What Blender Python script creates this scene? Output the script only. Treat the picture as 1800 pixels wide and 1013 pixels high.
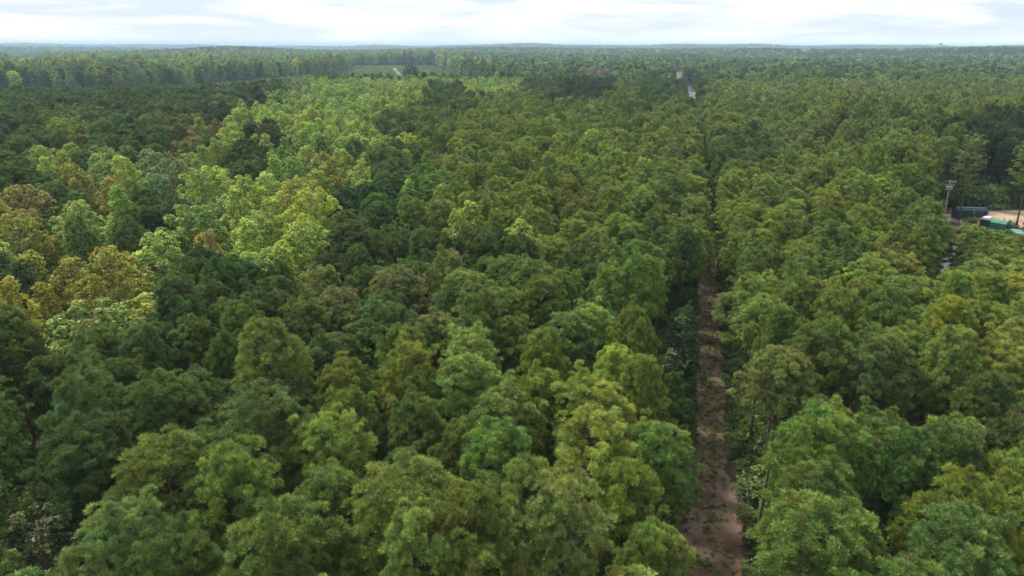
import bpy, math, random
import numpy as np
from mathutils import Vector, Matrix

for o in list(bpy.data.objects): bpy.data.objects.remove(o)
SC = bpy.context.scene
COL = SC.collection
PI = math.pi
R = math.radians

# ------------------------------------------------------------------ camera
CAM_H = 40.0
FPX = 1239.0                       # focal length in photo pixels (1800 wide)
PITCH = math.atan((506.5 - 82.0) / FPX)
ROLL = R(0.15)
cam_d = bpy.data.cameras.new('camera')
cam = bpy.data.objects.new('camera', cam_d); COL.objects.link(cam)
cam_d.sensor_width = 36.0
cam_d.lens = 36.0 * FPX / 1800.0
cam_d.clip_start = 0.5; cam_d.clip_end = 60000
CM = (Matrix.Translation((0, 0, CAM_H)) @ Matrix.Rotation(PI / 2 - PITCH, 4, 'X') @ Matrix.Rotation(ROLL, 4, 'Z'))
cam.matrix_world = CM
SC.camera = cam
SC.render.resolution_x = 1024; SC.render.resolution_y = 576
CR = np.array(CM.to_3x3())         # camera to world
CRI = np.array(CM.to_3x3().inverted())

def at(px, py, z=0.0):
    d = CR @ np.array([px - 900.0, 506.5 - py, -FPX])
    t = (z - CAM_H) / d[2]
    return Vector((d[0] * t, d[1] * t, z))

def at_dist(px, py, dist):
    d = CR @ np.array([px - 900.0, 506.5 - py, -FPX])
    t = dist / math.hypot(d[0], d[1])
    return Vector((d[0] * t, d[1] * t, CAM_H + d[2] * t))

def proj(P):
    P = np.atleast_2d(np.asarray(P, float)) - np.array([0, 0, CAM_H])
    c = P @ CRI.T
    dep = np.maximum(-c[:, 2], 0.01)
    return 900 + FPX * c[:, 0] / dep, 506.5 - FPX * c[:, 1] / dep, -c[:, 2]

# ------------------------------------------------------------------ world, sun, exposure
SUN_EL, SUN_AZ = R(52), R(-48)     # azimuth from +Y towards +X: ahead of the camera, to the left
world = bpy.data.worlds.new("World"); SC.world = world; world.use_nodes = True
nt = world.node_tree; N = nt.nodes; Lk = nt.links
bg = N['Background']; bg.inputs[1].default_value = 0.1
sky = N.new('ShaderNodeTexSky'); sky.sky_type = 'NISHITA'; sky.sun_disc = False
sky.sun_elevation = SUN_EL; sky.sun_rotation = SUN_AZ; sky.altitude = 100; sky.air_density = 1.0; sky.dust_density = 1.5
tc = N.new('ShaderNodeTexCoord'); sep = N.new('ShaderNodeSeparateXYZ'); Lk.new(tc.outputs['Generated'], sep.inputs[0])
def wmath(op, a, b=None, clamp=False):
    m = N.new('ShaderNodeMath'); m.operation = op; m.use_clamp = clamp
    for i, v in enumerate((a, b)):
        if v is None: continue
        if isinstance(v, (int, float)): m.inputs[i].default_value = v
        else: Lk.new(v, m.inputs[i])
    return m.outputs[0]
comb = N.new('ShaderNodeMapping'); comb.inputs['Scale'].default_value = (4.2, 4.2, 34.0); Lk.new(tc.outputs['Generated'], comb.inputs[0])
n1 = N.new('ShaderNodeTexNoise'); n1.inputs['Scale'].default_value = 1.0; n1.inputs['Detail'].default_value = 8; n1.inputs['Roughness'].default_value = 0.58
n1.inputs['Distortion'].default_value = 0.4
mpn = N.new('ShaderNodeMapping'); mpn.inputs['Location'].default_value = (3.1, 1.7, 0.3); mpn.inputs['Scale'].default_value = (1, 1, 1)
Lk.new(comb.outputs[0], mpn.inputs[0]); Lk.new(mpn.outputs[0], n1.inputs['Vector'])
ramp = N.new('ShaderNodeValToRGB'); Lk.new(n1.outputs[0], ramp.inputs[0])
cr = ramp.color_ramp
cr.elements[0].position = 0.41; cr.elements[0].color = (5.0, 5.6, 6.4, 1)
cr.elements[1].position = 0.66; cr.elements[1].color = (8.5, 8.6, 8.7, 1)
e = cr.elements.new(0.53); e.color = (6.7, 7.05, 7.4, 1)
mixc = N.new('ShaderNodeMixRGB'); mixc.inputs[0].default_value = 0.93
Lk.new(sky.outputs[0], mixc.inputs[1]); Lk.new(ramp.outputs[0], mixc.inputs[2])
# pale blue band low over the horizon
hz = wmath('SUBTRACT', 1.0, wmath('MULTIPLY', wmath('MAXIMUM', sep.outputs[2], 0.0), 40.0), True)
mixh = N.new('ShaderNodeMixRGB'); mixh.inputs[2].default_value = (7.1, 7.6, 7.9, 1)
Lk.new(wmath('MULTIPLY', hz, 0.75), mixh.inputs[0]); Lk.new(mixc.outputs[0], mixh.inputs[1])
Lk.new(mixh.outputs[0], bg.inputs[0])

sun_d = bpy.data.lights.new('sun', 'SUN'); sun_d.energy = 3.6; sun_d.angle = R(9); sun_d.color = (1.0, 0.95, 0.86)
sun = bpy.data.objects.new('sun', sun_d); COL.objects.link(sun)
sd = Vector((math.sin(SUN_AZ) * math.cos(SUN_EL), math.cos(SUN_AZ) * math.cos(SUN_EL), math.sin(SUN_EL)))
sun.rotation_euler = sd.to_track_quat('Z', 'Y').to_euler(); sun.location = (0, 0, 200)

SC.view_settings.view_transform = 'Standard'; SC.view_settings.look = 'None'
SC.view_settings.exposure = 0.70; SC.view_settings.gamma = 1.0
try: SC.view_settings.use_curve_mapping = False
except Exception: pass

# ------------------------------------------------------------------ materials
def new_mat(name):
    m = bpy.data.materials.new(name); m.use_nodes = True
    return m, m.node_tree, m.node_tree.nodes['Principled BSDF']

def plain(name, col, rough=0.8, noise=0.25, scale=1.5, metal=0.0):
    m, t, b = new_mat(name)
    b.inputs['Roughness'].default_value = rough; b.inputs['Metallic'].default_value = metal
    if noise:
        tcn = t.nodes.new('ShaderNodeTexCoord'); nz = t.nodes.new('ShaderNodeTexNoise')
        nz.inputs['Scale'].default_value = scale; nz.inputs['Detail'].default_value = 6
        t.links.new(tcn.outputs['Object'], nz.inputs['Vector'])
        rp = t.nodes.new('ShaderNodeValToRGB'); t.links.new(nz.outputs[0], rp.inputs[0])
        rp.color_ramp.elements[0].position = 0.3; rp.color_ramp.elements[1].position = 0.7
        rp.color_ramp.elements[0].color = (*[c * (1 - noise) for c in col], 1)
        rp.color_ramp.elements[1].color = (*[min(1, c * (1 + noise)) for c in col], 1)
        t.links.new(rp.outputs[0], b.inputs['Base Color'])
    else:
        b.inputs['Base Color'].default_value = (*col, 1)
    return m

def foliage(name, transl, gloss, grough, rust_col, rust_at):
    m = bpy.data.materials.new(name); m.use_nodes = True
    t = m.node_tree; n = t.nodes; l = t.links
    for x in list(n):
        if x.type != 'OUTPUT_MATERIAL': n.remove(x)
    out = [x for x in n if x.type == 'OUTPUT_MATERIAL'][0]
    ti = n.new('ShaderNodeAttribute'); ti.attribute_type = 'INSTANCER'; ti.attribute_name = 'tint'
    va = n.new('ShaderNodeAttribute'); va.attribute_type = 'GEOMETRY'; va.attribute_name = 'var'
    mr = n.new('ShaderNodeMapRange'); mr.inputs[3].default_value = 0.50; mr.inputs[4].default_value = 1.62
    l.new(va.outputs['Fac'], mr.inputs[0])
    sc = n.new('ShaderNodeVectorMath'); sc.operation = 'SCALE'
    l.new(ti.outputs['Color'], sc.inputs[0]); l.new(mr.outputs[0], sc.inputs['Scale'])
    # a few tufts carry old rusty needles / turned leaves
    lt = n.new('ShaderNodeMapRange'); lt.inputs[1].default_value = rust_at; lt.inputs[2].default_value = 0.0
    lt.inputs[3].default_value = 0.0; lt.inputs[4].default_value = 0.75
    l.new(va.outputs['Fac'], lt.inputs[0])
    mx = n.new('ShaderNodeMixRGB'); l.new(lt.outputs[0], mx.inputs[0]); l.new(sc.outputs[0], mx.inputs[1]); mx.inputs[2].default_value = (*rust_col, 1)
    # hue drifts slowly through each crown
    oc = n.new('ShaderNodeTexCoord'); nz = n.new('ShaderNodeTexNoise'); nz.inputs['Scale'].default_value = 0.45; nz.inputs['Detail'].default_value = 3
    l.new(oc.outputs['Object'], nz.inputs['Vector'])
    hr = n.new('ShaderNodeValToRGB'); l.new(nz.outputs[0], hr.inputs[0])
    hr.color_ramp.elements[0].position = .36; hr.color_ramp.elements[0].color = (.84, .98, 1.0, 1)
    hr.color_ramp.elements[1].position = .64; hr.color_ramp.elements[1].color = (1.15, 1.06, .95, 1)
    mh_ = n.new('ShaderNodeMixRGB'); mh_.blend_type = 'MULTIPLY'; mh_.inputs[0].default_value = 1.0
    l.new(mx.outputs[0], mh_.inputs[1]); l.new(hr.outputs[0], mh_.inputs[2]); mx = mh_
    df = n.new('ShaderNodeBsdfDiffuse'); tr = n.new('ShaderNodeBsdfTranslucent'); gl = n.new('ShaderNodeBsdfGlossy')
    gl.inputs['Roughness'].default_value = grough; gl.inputs['Color'].default_value = (0.9, 0.95, 1, 1)
    l.new(mx.outputs[0], df.inputs[0]); l.new(mx.outputs[0], tr.inputs[0])
    m1 = n.new('ShaderNodeMixShader'); m1.inputs[0].default_value = transl
    l.new(df.outputs[0], m1.inputs[1]); l.new(tr.outputs[0], m1.inputs[2])
    m2 = n.new('ShaderNodeMixShader'); m2.inputs[0].default_value = gloss
    l.new(m1.outputs[0], m2.inputs[1]); l.new(gl.outputs[0], m2.inputs[2])
    l.new(m2.outputs[0], out.inputs[0])
    return m

M_NEEDLE = foliage('pine_needles', 0.18, 0.012, 0.5, (0.20, 0.145, 0.05), 0.10)
M_LEAF = foliage('broad_leaves', 0.28, 0.015, 0.45, (0.22, 0.13, 0.04), 0.05)
M_BARK = plain('pine_bark', (0.13, 0.095, 0.075), 0.95, 0.4, 3.0)
M_GBARK = plain('grey_bark', (0.24, 0.22, 0.19), 0.95, 0.3, 3.0)

# ------------------------------------------------------------------ helpers
def mesh_np(name, V, F, mats, var=None, fmat=None):
    """V (n,3), F (m,k) faces all of k corners"""
    V = np.asarray(V, np.float32); F = np.asarray(F, np.int32)
    me = bpy.data.meshes.new(name)
    me.vertices.add(len(V)); me.vertices.foreach_set('co', V.ravel())
    k = F.shape[1]
    me.loops.add(F.size); me.loops.foreach_set('vertex_index', F.ravel())
    me.polygons.add(len(F)); me.polygons.foreach_set('loop_start', np.arange(0, F.size, k, dtype=np.int32))
    if fmat is not None: me.polygons.foreach_set('material_index', np.asarray(fmat, np.int32))
    if var is not None:
        a = me.attributes.new('var', 'FLOAT', 'POINT'); a.data.foreach_set('value', np.asarray(var, np.float32))
    for m in mats: me.materials.append(m)
    me.update(calc_edges=True)
    return me

def link(name, me, parent=None, loc=None, rotz=0.0):
    o = bpy.data.objects.new(name, me); COL.objects.link(o)
    if parent is not None: o.parent = parent
    if loc is not None: o.location = loc
    if rotz: o.rotation_euler.z = rotz
    return o

def thing(name, label, cat, loc=(0, 0, 0), rotz=0.0, group=None):
    o = link(name, None, None, loc, rotz); o.empty_display_size = 0.5
    tag(o, label, cat, group); return o

def tag(o, label=None, cat=None, group=None, kind=None):
    if label: o['label'] = label
    if cat: o['category'] = cat
    if group: o['group'] = group
    if kind: o['kind'] = kind
    return o

class MB:
    """collects boxes, tubes and polygons into one mesh"""
    def __init__(s): s.v = []; s.f = []
    def box(s, c, d, rz=0.0, taper=0.0, m=None):
        b = len(s.v); cz, sz = math.cos(rz), math.sin(rz)
        for z in (-.5, .5):
            for x, y in ((-.5, -.5), (.5, -.5), (.5, .5), (-.5, .5)):
                k = 1 - taper if z > 0 else 1
                X, Y = x * d[0] * k, y * d[1] * k
                s.v.append((c[0] + X * cz - Y * sz, c[1] + X * sz + Y * cz, c[2] + z * d[2]))
        for f in ((0, 3, 2, 1), (4, 5, 6, 7), (0, 1, 5, 4), (1, 2, 6, 5), (2, 3, 7, 6), (3, 0, 4, 7)):
            s.f.append(tuple(b + i for i in f))
        return s
    def prism(s, pts, y0, y1):
        """profile in x,z extruded along y"""
        b = len(s.v); n = len(pts)
        for y in (y0, y1):
            for x, z in pts: s.v.append((x, y, z))
        s.f.append(tuple(b + i for i in range(n))); s.f.append(tuple(b + n + i for i in reversed(range(n))))
        for i in range(n):
            j = (i + 1) % n; s.f.append((b + i, b + n + i, b + n + j, b + j))
        return s
    def tube(s, pts, rad, n=8):
        pts = [Vector(p) for p in pts]; b = len(s.v)
        rad = rad if isinstance(rad, (list, tuple)) else [rad] * len(pts)
        for i, p in enumerate(pts):
            d = (pts[min(i + 1, len(pts) - 1)] - pts[max(i - 1, 0)]).normalized()
            u = d.orthogonal().normalized() if abs(d.z) > 0.9 else d.cross(Vector((0, 0, 1))).normalized()
            w = d.cross(u)
            for k in range(n):
                a = 2 * PI * k / n; s.v.append(tuple(p + (u * math.cos(a) + w * math.sin(a)) * rad[i]))
        for i in range(len(pts) - 1):
            for k in range(n):
                j = (k + 1) % n; s.f.append((b + i * n + k, b + i * n + j, b + (i + 1) * n + j, b + (i + 1) * n + k))
        s.f.append(tuple(b + k for k in reversed(range(n)))); s.f.append(tuple(b + (len(pts) - 1) * n + k for k in range(n)))
        return s
    def build(s, name, m, parent=None, loc=None, rotz=0.0, bevel=0.0, smooth=False):
        me = bpy.data.meshes.new(name); me.from_pydata(s.v, [], s.f); me.materials.append(m); me.update()
        if smooth: me.shade_smooth()
        o = link(name, me, parent, loc, rotz)
        if bevel:
            md = o.modifiers.new('bevel', 'BEVEL'); md.width = bevel; md.segments = 2
        return o

# ------------------------------------------------------------------ terrain
def sstep(x, a, b):
    t = np.clip((x - a) / (b - a), 0, 1); return t * t * (3 - 2 * t)

def height(x, y):
    x = np.asarray(x, float); y = np.asarray(y, float)
    r = np.hypot(x, y); az = np.degrees(np.arctan2(x, y))
    n = (np.sin(x / 410 + 1.3) * np.cos(y / 530 - 0.4) + 0.6 * np.sin((x + y) / 270 + 2.1) + 0.5 * np.cos((x - 0.7 * y) / 190))
    n2 = np.sin(x / 1500 + 0.6 * np.sin(y / 900)) + 0.8 * np.cos(y / 620 + x / 2300 + 1.0)
    keep = 1 - np.exp(-((az - 12.5) / 2.5) ** 2) - .8 * np.exp(-((az + 9.5) / 4.5) ** 2)
    h = 5.5 * n * sstep(r, 900, 1700) * np.clip(keep, 0, 1)
    h += sstep(r, 1500, 3600) * (12 * n2 - 4)
    h += sstep(r, 4200, 7000) * (14 + 5 * np.sin(az / 2.1 + 1) + 3 * np.sin(az / 0.9)) * np.where(az < -12, 0.72, 1.0)
    h += 17 * np.exp(-((az + 21) / 3.6) ** 2) * np.exp(-((r - 3000) / 600) ** 2)      # wooded knoll to the left
    h += 8 * np.exp(-((az + 5.5) / 5) ** 2) * np.exp(-((r - 2700) / 500) ** 2)
    h -= 6 * np.exp(-((az + 30) / 9) ** 2) * np.exp(-((r - 1700) / 500) ** 2)
    return h

def ground_sheet():
    rs = np.concatenate([[0], np.geomspace(8, 13500, 150)]); na = 256
    V = [(0, 0, 0)]; 
    A = np.linspace(0, 2 * PI, na, endpoint=False)
    for r in rs[1:]:
        x = r * np.sin(A); y = r * np.cos(A); z = height(x, y)
        V.extend(zip(x, y, z))
    F = []
    V = np.array(V)
    i0 = 1
    idx = np.arange(na); nx = (idx + 1) % na
    quads = []
    for i in range(len(rs) - 2):
        a = 1 + i * na; b = a + na
        quads.append(np.stack([a + idx, a + nx, b + nx, b + idx], 1)[:, ::-1])
    F = np.concatenate(quads)
    c = np.stack([np.zeros(na, int), np.zeros(na, int), 1 + nx, 1 + idx], 1)
    me = bpy.data.meshes.new('ground')
    faces = [tuple(f) for f in F.tolist()] + [(0, 1 + (k + 1) % na, 1 + k)[::1] for k in range(na)]
    me.from_pydata(V.tolist(), [], faces); me.update(); me.shade_smooth()
    return me

m, t, b = new_mat('forest_floor'); b.inputs['Roughness'].default_value = 1.0
tcn = t.nodes.new('ShaderNodeTexCoord')
na_ = t.nodes.new('ShaderNodeTexNoise'); na_.inputs['Scale'].default_value = 0.25; na_.inputs['Detail'].default_value = 8
nb_ = t.nodes.new('ShaderNodeTexNoise'); nb_.inputs['Scale'].default_value = 3.5; nb_.inputs['Detail'].default_value = 8; nb_.inputs['Roughness'].default_value = 0.7
t.links.new(tcn.outputs['Object'], na_.inputs[0]); t.links.new(tcn.outputs['Object'], nb_.inputs[0])
r1 = t.nodes.new('ShaderNodeValToRGB'); t.links.new(na_.outputs[0], r1.inputs[0])
r1.color_ramp.elements[0].position = .35; r1.color_ramp.elements[1].position = .7
r1.color_ramp.elements[0].color = (0.10, 0.055, 0.045, 1); r1.color_ramp.elements[1].color = (0.10, 0.09, 0.045, 1)
r2 = t.nodes.new('ShaderNodeValToRGB'); t.links.new(nb_.outputs[0], r2.inputs[0])
r2.color_ramp.elements[0].position = .3; r2.color_ramp.elements[1].position = .75
r2.color_ramp.elements[0].color = (0.5, 0.5, 0.5, 1); r2.color_ramp.elements[1].color = (1.5, 1.4, 1.3, 1)
mm = t.nodes.new('ShaderNodeMixRGB'); mm.blend_type = 'MULTIPLY'; mm.inputs[0].default_value = 1
t.links.new(r1.outputs[0], mm.inputs[1]); t.links.new(r2.outputs[0], mm.inputs[2]); t.links.new(mm.outputs[0], b.inputs['Base Color'])
M_FLOOR = m
gme = ground_sheet(); gme.materials.append(M_FLOOR)
tag(link('ground', gme), kind='structure')

def litter_mat(name, c0, c1, c2, s1=0.5, s2=6.0):
    m, t, b = new_mat(name); b.inputs['Roughness'].default_value = 1.0
    tcn = t.nodes.new('ShaderNodeTexCoord')
    A = t.nodes.new('ShaderNodeTexNoise'); A.inputs['Scale'].default_value = s1; A.inputs['Detail'].default_value = 7
    B = t.nodes.new('ShaderNodeTexNoise'); B.inputs['Scale'].default_value = s2; B.inputs['Detail'].default_value = 9; B.inputs['Roughness'].default_value = 0.75
    t.links.new(tcn.outputs['Object'], A.inputs[0]); t.links.new(tcn.outputs['Object'], B.inputs[0])
    r1 = t.nodes.new('ShaderNodeValToRGB'); t.links.new(A.outputs[0], r1.inputs[0])
    e = r1.color_ramp.elements; e[0].position = .36; e[0].color = (*c0, 1); e[1].position = .66; e[1].color = (*c2, 1)
    k = e.new(.52); k.color = (*c1, 1)
    r2 = t.nodes.new('ShaderNodeValToRGB'); t.links.new(B.outputs[0], r2.inputs[0])
    r2.color_ramp.elements[0].position = .32; r2.color_ramp.elements[1].position = .72
    r2.color_ramp.elements[0].color = (.55, .55, .55, 1); r2.color_ramp.elements[1].color = (1.45, 1.42, 1.38, 1)
    mm = t.nodes.new('ShaderNodeMixRGB'); mm.blend_type = 'MULTIPLY'; mm.inputs[0].default_value = 1
    t.links.new(r1.outputs[0], mm.inputs[1]); t.links.new(r2.outputs[0], mm.inputs[2]); t.links.new(mm.outputs[0], b.inputs['Base Color'])
    return m
M_TRACK = litter_mat('pine_straw_track', (0.18, 0.100, 0.068), (0.27, 0.180, 0.130), (0.30, 0.225, 0.155), 0.35, 9.0)
M_SAND = litter_mat('sandy_clay', (0.28, 0.19, 0.125), (0.38, 0.28, 0.19), (0.44, 0.35, 0.25), 0.15, 2.5)
M_GRAVEL = litter_mat('pale_gravel', (0.33, 0.32, 0.33), (0.42, 0.41, 0.42), (0.48, 0.46, 0.45), 0.4, 5)
M_GRASS = litter_mat('mown_grass', (0.22, 0.26, 0.05), (0.34, 0.36, 0.10), (0.40, 0.36, 0.14), 0.05, 1.0)
M_ROAD = plain('road_asphalt', (0.12, 0.12, 0.125), 0.9, 0.15, 0.2)
M_FIELD = litter_mat('dry_field', (0.42, 0.33, 0.22), (0.50, 0.40, 0.27), (0.55, 0.46, 0.32), 0.01, 0.2)

# ------------------------------------------------------------------ track
TR = [(1246, 1100), (1246, 1013), (1243, 930), (1245, 870), (1240, 800), (1243, 720), (1246, 640), (1248, 560), (1250, 520), (1246, 470), (1244, 430), (1234, 360), (1226, 300), (1219, 240), (1214, 200), (1213, 176)]
TRW = [at(*p) for p in TR]
TRX = np.array([p.x for p in TRW]); TRY = np.array([p.y for p in TRW])
# keep it a gentle line
TRY_S = np.linspace(TRY[0], TRY[-1], 160); 
_pf = np.polyfit(TRY, TRX, 3, w=1 / np.sqrt(TRY))
def lane_x(y): return np.polyval(_pf, np.minimum(y, TRY[-1]))
def strip(name, pts, wid, mat, dz, kind='structure', seg_noise=0.0, seed=1):
    rnd = random.Random(seed); V = []; F = []
    pts = [Vector((p[0], p[1], 0)) for p in pts]
    for i, p in enumerate(pts):
        d = (pts[min(i + 1, len(pts) - 1)] - pts[max(0, i - 1)]).normalized(); nn = Vector((d.y, -d.x, 0))
        w = wid[i] if isinstance(wid, (list, tuple)) else wid
        for s in (-1, 1):
            q = p + nn * s * (w / 2 + rnd.uniform(-seg_noise, seg_noise)); V.append((q.x, q.y, float(height(q.x, q.y)) + dz))
    for i in range(len(pts) - 1): F.append((2 * i, 2 * i + 1, 2 * i + 3, 2 * i + 2))
    me = bpy.data.meshes.new(name); me.from_pydata(V, [], F); me.materials.append(mat); me.update()
    return tag(link(name, me), kind=kind)
strip('dirt_track', [(float(lane_x(y)), y) for y in TRY_S], [6.4 if y < 60 else 3.8 for y in TRY_S], M_TRACK, 0.03, seg_noise=0.5)

def patch(name, pts, mat, dz, kind='structure', seed=2, ragged=0.6):
    """irregular ground sheet from a world outline"""
    rnd = random.Random(seed); P = []
    for i in range(len(pts)):
        a = Vector(pts[i]).to_2d(); b = Vector(pts[(i + 1) % len(pts)]).to_2d(); n = max(2, int((b - a).length / 2.0)); n = min(n, 30)
        for k in range(n):
            q = a.lerp(b, k / n); L = (b - a).length / n
            P.append((q.x + rnd.uniform(-1, 1) * ragged * min(1, L), q.y + rnd.uniform(-1, 1) * ragged * min(1, L)))
    me = bpy.data.meshes.new(name)
    me.from_pydata([(x, y, float(height(x, y)) + dz) for x, y in P], [], [tuple(range(len(P)))]); me.materials.append(mat); me.update()
    return tag(link(name, me), kind=kind)

# ------------------------------------------------------------------ tree builders
def unit(v): return v / np.maximum(np.linalg.norm(v, axis=-1, keepdims=True), 1e-9)

def tube_np(pts, rad, n=5):
    mb = MB(); mb.tube(pts, rad, n); return mb

def frame(ax):
    up = np.zeros_like(ax); up[:, 2] = 1; alt = np.abs(ax[:, 2]) > 0.95; up[alt] = (1, 0, 0)
    u = unit(np.cross(ax, up)); return u, np.cross(ax, u)

def limb_mesh(name, paths, mat):
    mb = MB()
    for pts, rad, n in paths: mb.tube(pts, rad, n)
    me = bpy.data.meshes.new(name); me.from_pydata(mb.v, [], mb.f); me.materials.append(mat); me.update(); me.shade_smooth()
    return me, mb

def needle_tufts(C, A, rs, nn, ln, wd, spread=1.2):
    """C tuft centres, A axes. each tuft nn blades; returns V,F,var"""
    n = len(C); C = np.repeat(C, nn, 0); A = np.repeat(A, nn, 0)
    u, w = frame(A)
    th = np.sqrt(rs.uniform(0.02, 1, len(C))) * spread; ph = rs.uniform(0, 2 * PI, len(C))
    D = A * np.cos(th)[:, None] + (u * np.cos(ph)[:, None] + w * np.sin(ph)[:, None]) * np.sin(th)[:, None]
    L = ln * rs.uniform(0.7, 1.15, len(C)); S, _ = frame(D)
    sp = rs.uniform(0, 2 * PI, len(C)); T = np.cross(D, S); S = S * np.cos(sp)[:, None] + T * np.sin(sp)[:, None]
    base = C - A * (rs.uniform(0, 0.5, len(C)) * ln)[:, None] + D * 0.02
    V = np.empty((len(C), 3, 3)); V[:, 0] = base - S * wd / 2; V[:, 1] = base + S * wd / 2
    V[:, 2] = base + D * L[:, None] - np.array([0, 0, 1.0]) * (0.02 * L * rs.uniform(0, 1, len(C)))[:, None]
    # blades broadest at mid length: shift base corners outward a bit
    V[:, :2] += (D * (L * 0.25)[:, None])[:, None, :]
    return V.reshape(-1, 3), np.arange(len(C) * 3).reshape(-1, 3)

def make_pine(seed, H=17.5, Rr=3.1, cb=0.50, nb=46, lump=20, nn=16, ln=0.36, wd=0.055, flat=0.0, thin=1.0, ragged=.2, sub=1.0, dome=0, dlump=9, spread=1.2):
    rs = np.random.RandomState(seed); paths = []
    bend = rs.uniform(-0.5, 0.5, 2)
    def axis(z):
        t = z / H; return np.array([bend[0] * t * t + 0.15 * math.sin(t * 5 + seed), bend[1] * t * t + 0.15 * math.cos(t * 4 + seed), z])
    zs = np.linspace(0, H - 0.5, 9)
    paths.append(([axis(z) for z in zs], [0.20 * (1 - 0.86 * z / H) + (0.05 if z == 0 else 0) for z in zs], 7))
    C = []; A = []; vv = []
    lean = rs.uniform(0, 2 * PI)
    for i in range(nb):
        t = ((i + rs.uniform(0, 1)) / nb) ** 0.9
        z0 = H * cb + (H * (1 - cb) - 0.7) * t
        prof = np.interp(t, [0, .2, .45, .7, .88, 1], [.66, .95, 1.0, .90, .70, .40])
        az = i * 2.39996 + rs.uniform(-.5, .5)
        L = Rr * prof * rs.uniform(0.72, 1.14) * (1 + (.10 + ragged * .4) * math.cos(az - lean)) * (1 if rs.rand() > ragged * .5 else .62)
        el = R(np.interp(t, [0, .5, .85, 1], [2, 18, 38, 62]) + rs.uniform(-9, 9) - flat * 8)
        b0 = axis(z0); d0 = np.array([math.sin(az) * math.cos(el), math.cos(az) * math.cos(el), math.sin(el)])
        pts = [b0 + d0 * L * s + np.array([0, 0, 0.22 * L * s * s]) for s in (0, .35, .7, 0.95)]
        paths.append((pts, [0.055 * (1 - t * .5), .04, .026, .012], 4))
        tip = b0 + d0 * L + np.array([0, 0, 0.22 * L])
        bv = rs.uniform(0.25, 0.8)
        nl = (1 if L < 1.2 else 2 if L < 2.3 else 3) + (1 if sub < 1 else 0)
        for q in range(nl):
            if rs.rand() > thin: continue
            s = 1.0 if q == 0 else rs.uniform(0.5, 0.85)
            c = b0 + d0 * L * s + np.array([0, 0, 0.22 * L * s * s])
            lat = unit(np.array([d0[1], -d0[0], 0.0])) * (0 if q == 0 else rs.choice([-1, 1]) * rs.uniform(.35, .75) * (L * .3))
            c = c + lat
            if q: paths.append(([b0 + d0 * L * (s - .25), c], [0.022, 0.008], 3))
            k = int(lump * rs.uniform(.7, 1.2) * (1.0 if q == 0 else .75))
            rr = rs.uniform(.52, .90) * (0.75 + 0.25 * prof) * sub
            g = unit(rs.normal(size=(k, 3)) + np.array([0, 0, .55]) + d0 * .35)
            pos = c + g * np.array([rr, rr, rr * .62]) * rs.uniform(.6, 1.08, (k, 1))
            C.append(pos); A.append(unit(g * .6 + np.array([0, 0, 1.0]) + d0 * .25)); vv.append(np.clip(bv + rs.normal(0, .2, k), 0, 1))
    if dome:
        hc = H * (1 - cb); ph = rs.uniform(0, 6.28, 4)
        for i in range(dome):
            t = min(1, (i + rs.rand()) / (dome * .8)) ** .8 if i < dome * .8 else rs.uniform(.1, .8)
            inner = i >= dome * .8
            az = i * 2.39996 + rs.uniform(-.4, .4)
            prof = math.sqrt(max(.04, 1 - max(0, (t - .28) / .74) ** 2)) * (1 if t > .28 else .72 + t)
            mod = .97 + .15 * math.sin(2 * az + ph[0] + t * 2) + .13 * math.sin(3 * az + ph[1] - t * 5) + .15 * math.sin(5 * az + ph[2] + 8 * t) * math.sin(9 * t + ph[3])
            L = Rr * prof * mod * (rs.uniform(.80, 1.12) if not inner else rs.uniform(.35, .65))
            c = axis(H * cb + (hc - .15) * t) + np.array([math.sin(az), math.cos(az), 0]) * L + np.array([0, 0, .35 * math.sin(3 * az + ph[3]) * (1 - t)])
            rr = rs.uniform(.36, .66); k = int(dlump * rs.uniform(.75, 1.25)); out = np.array([math.sin(az), math.cos(az), 0]) * (.8 - .5 * t)
            g = unit(rs.normal(size=(k, 3)) + np.array([0, 0, .7]) + out)
            C.append(c + g * np.array([rr, rr, rr * .55]) * rs.uniform(.55, 1.05, (k, 1)))
            A.append(unit(g * .45 + np.array([0, 0, 1.15]) + out * .3)); vv.append(np.clip(rs.uniform(.25, .8) + rs.normal(0, .2, k), 0, 1))
            if i % 5 == 0:
                b0 = axis(max(c[2] - .45 * L - .3, H * cb * .9)); paths.append(([b0, (b0 + c) / 2 + np.array([0, 0, -.1]), c], [.035, .018, .006], 4))
    # leader
    top = axis(H - .45); k = int(lump * 0.7); g = unit(rs.normal(size=(k, 3)) + [0, 0, .9])
    C.append(top + g * np.array([.35, .35, .4])); A.append(unit(g + [0, 0, .8])); vv.append(rs.uniform(.4, .9, k))
    C = np.concatenate(C); A = np.concatenate(A); vv = np.concatenate(vv)
    V, F = needle_tufts(C, A, rs, nn, ln, wd, spread)
    return (V, F, np.repeat(vv, nn * 3)), paths

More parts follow.
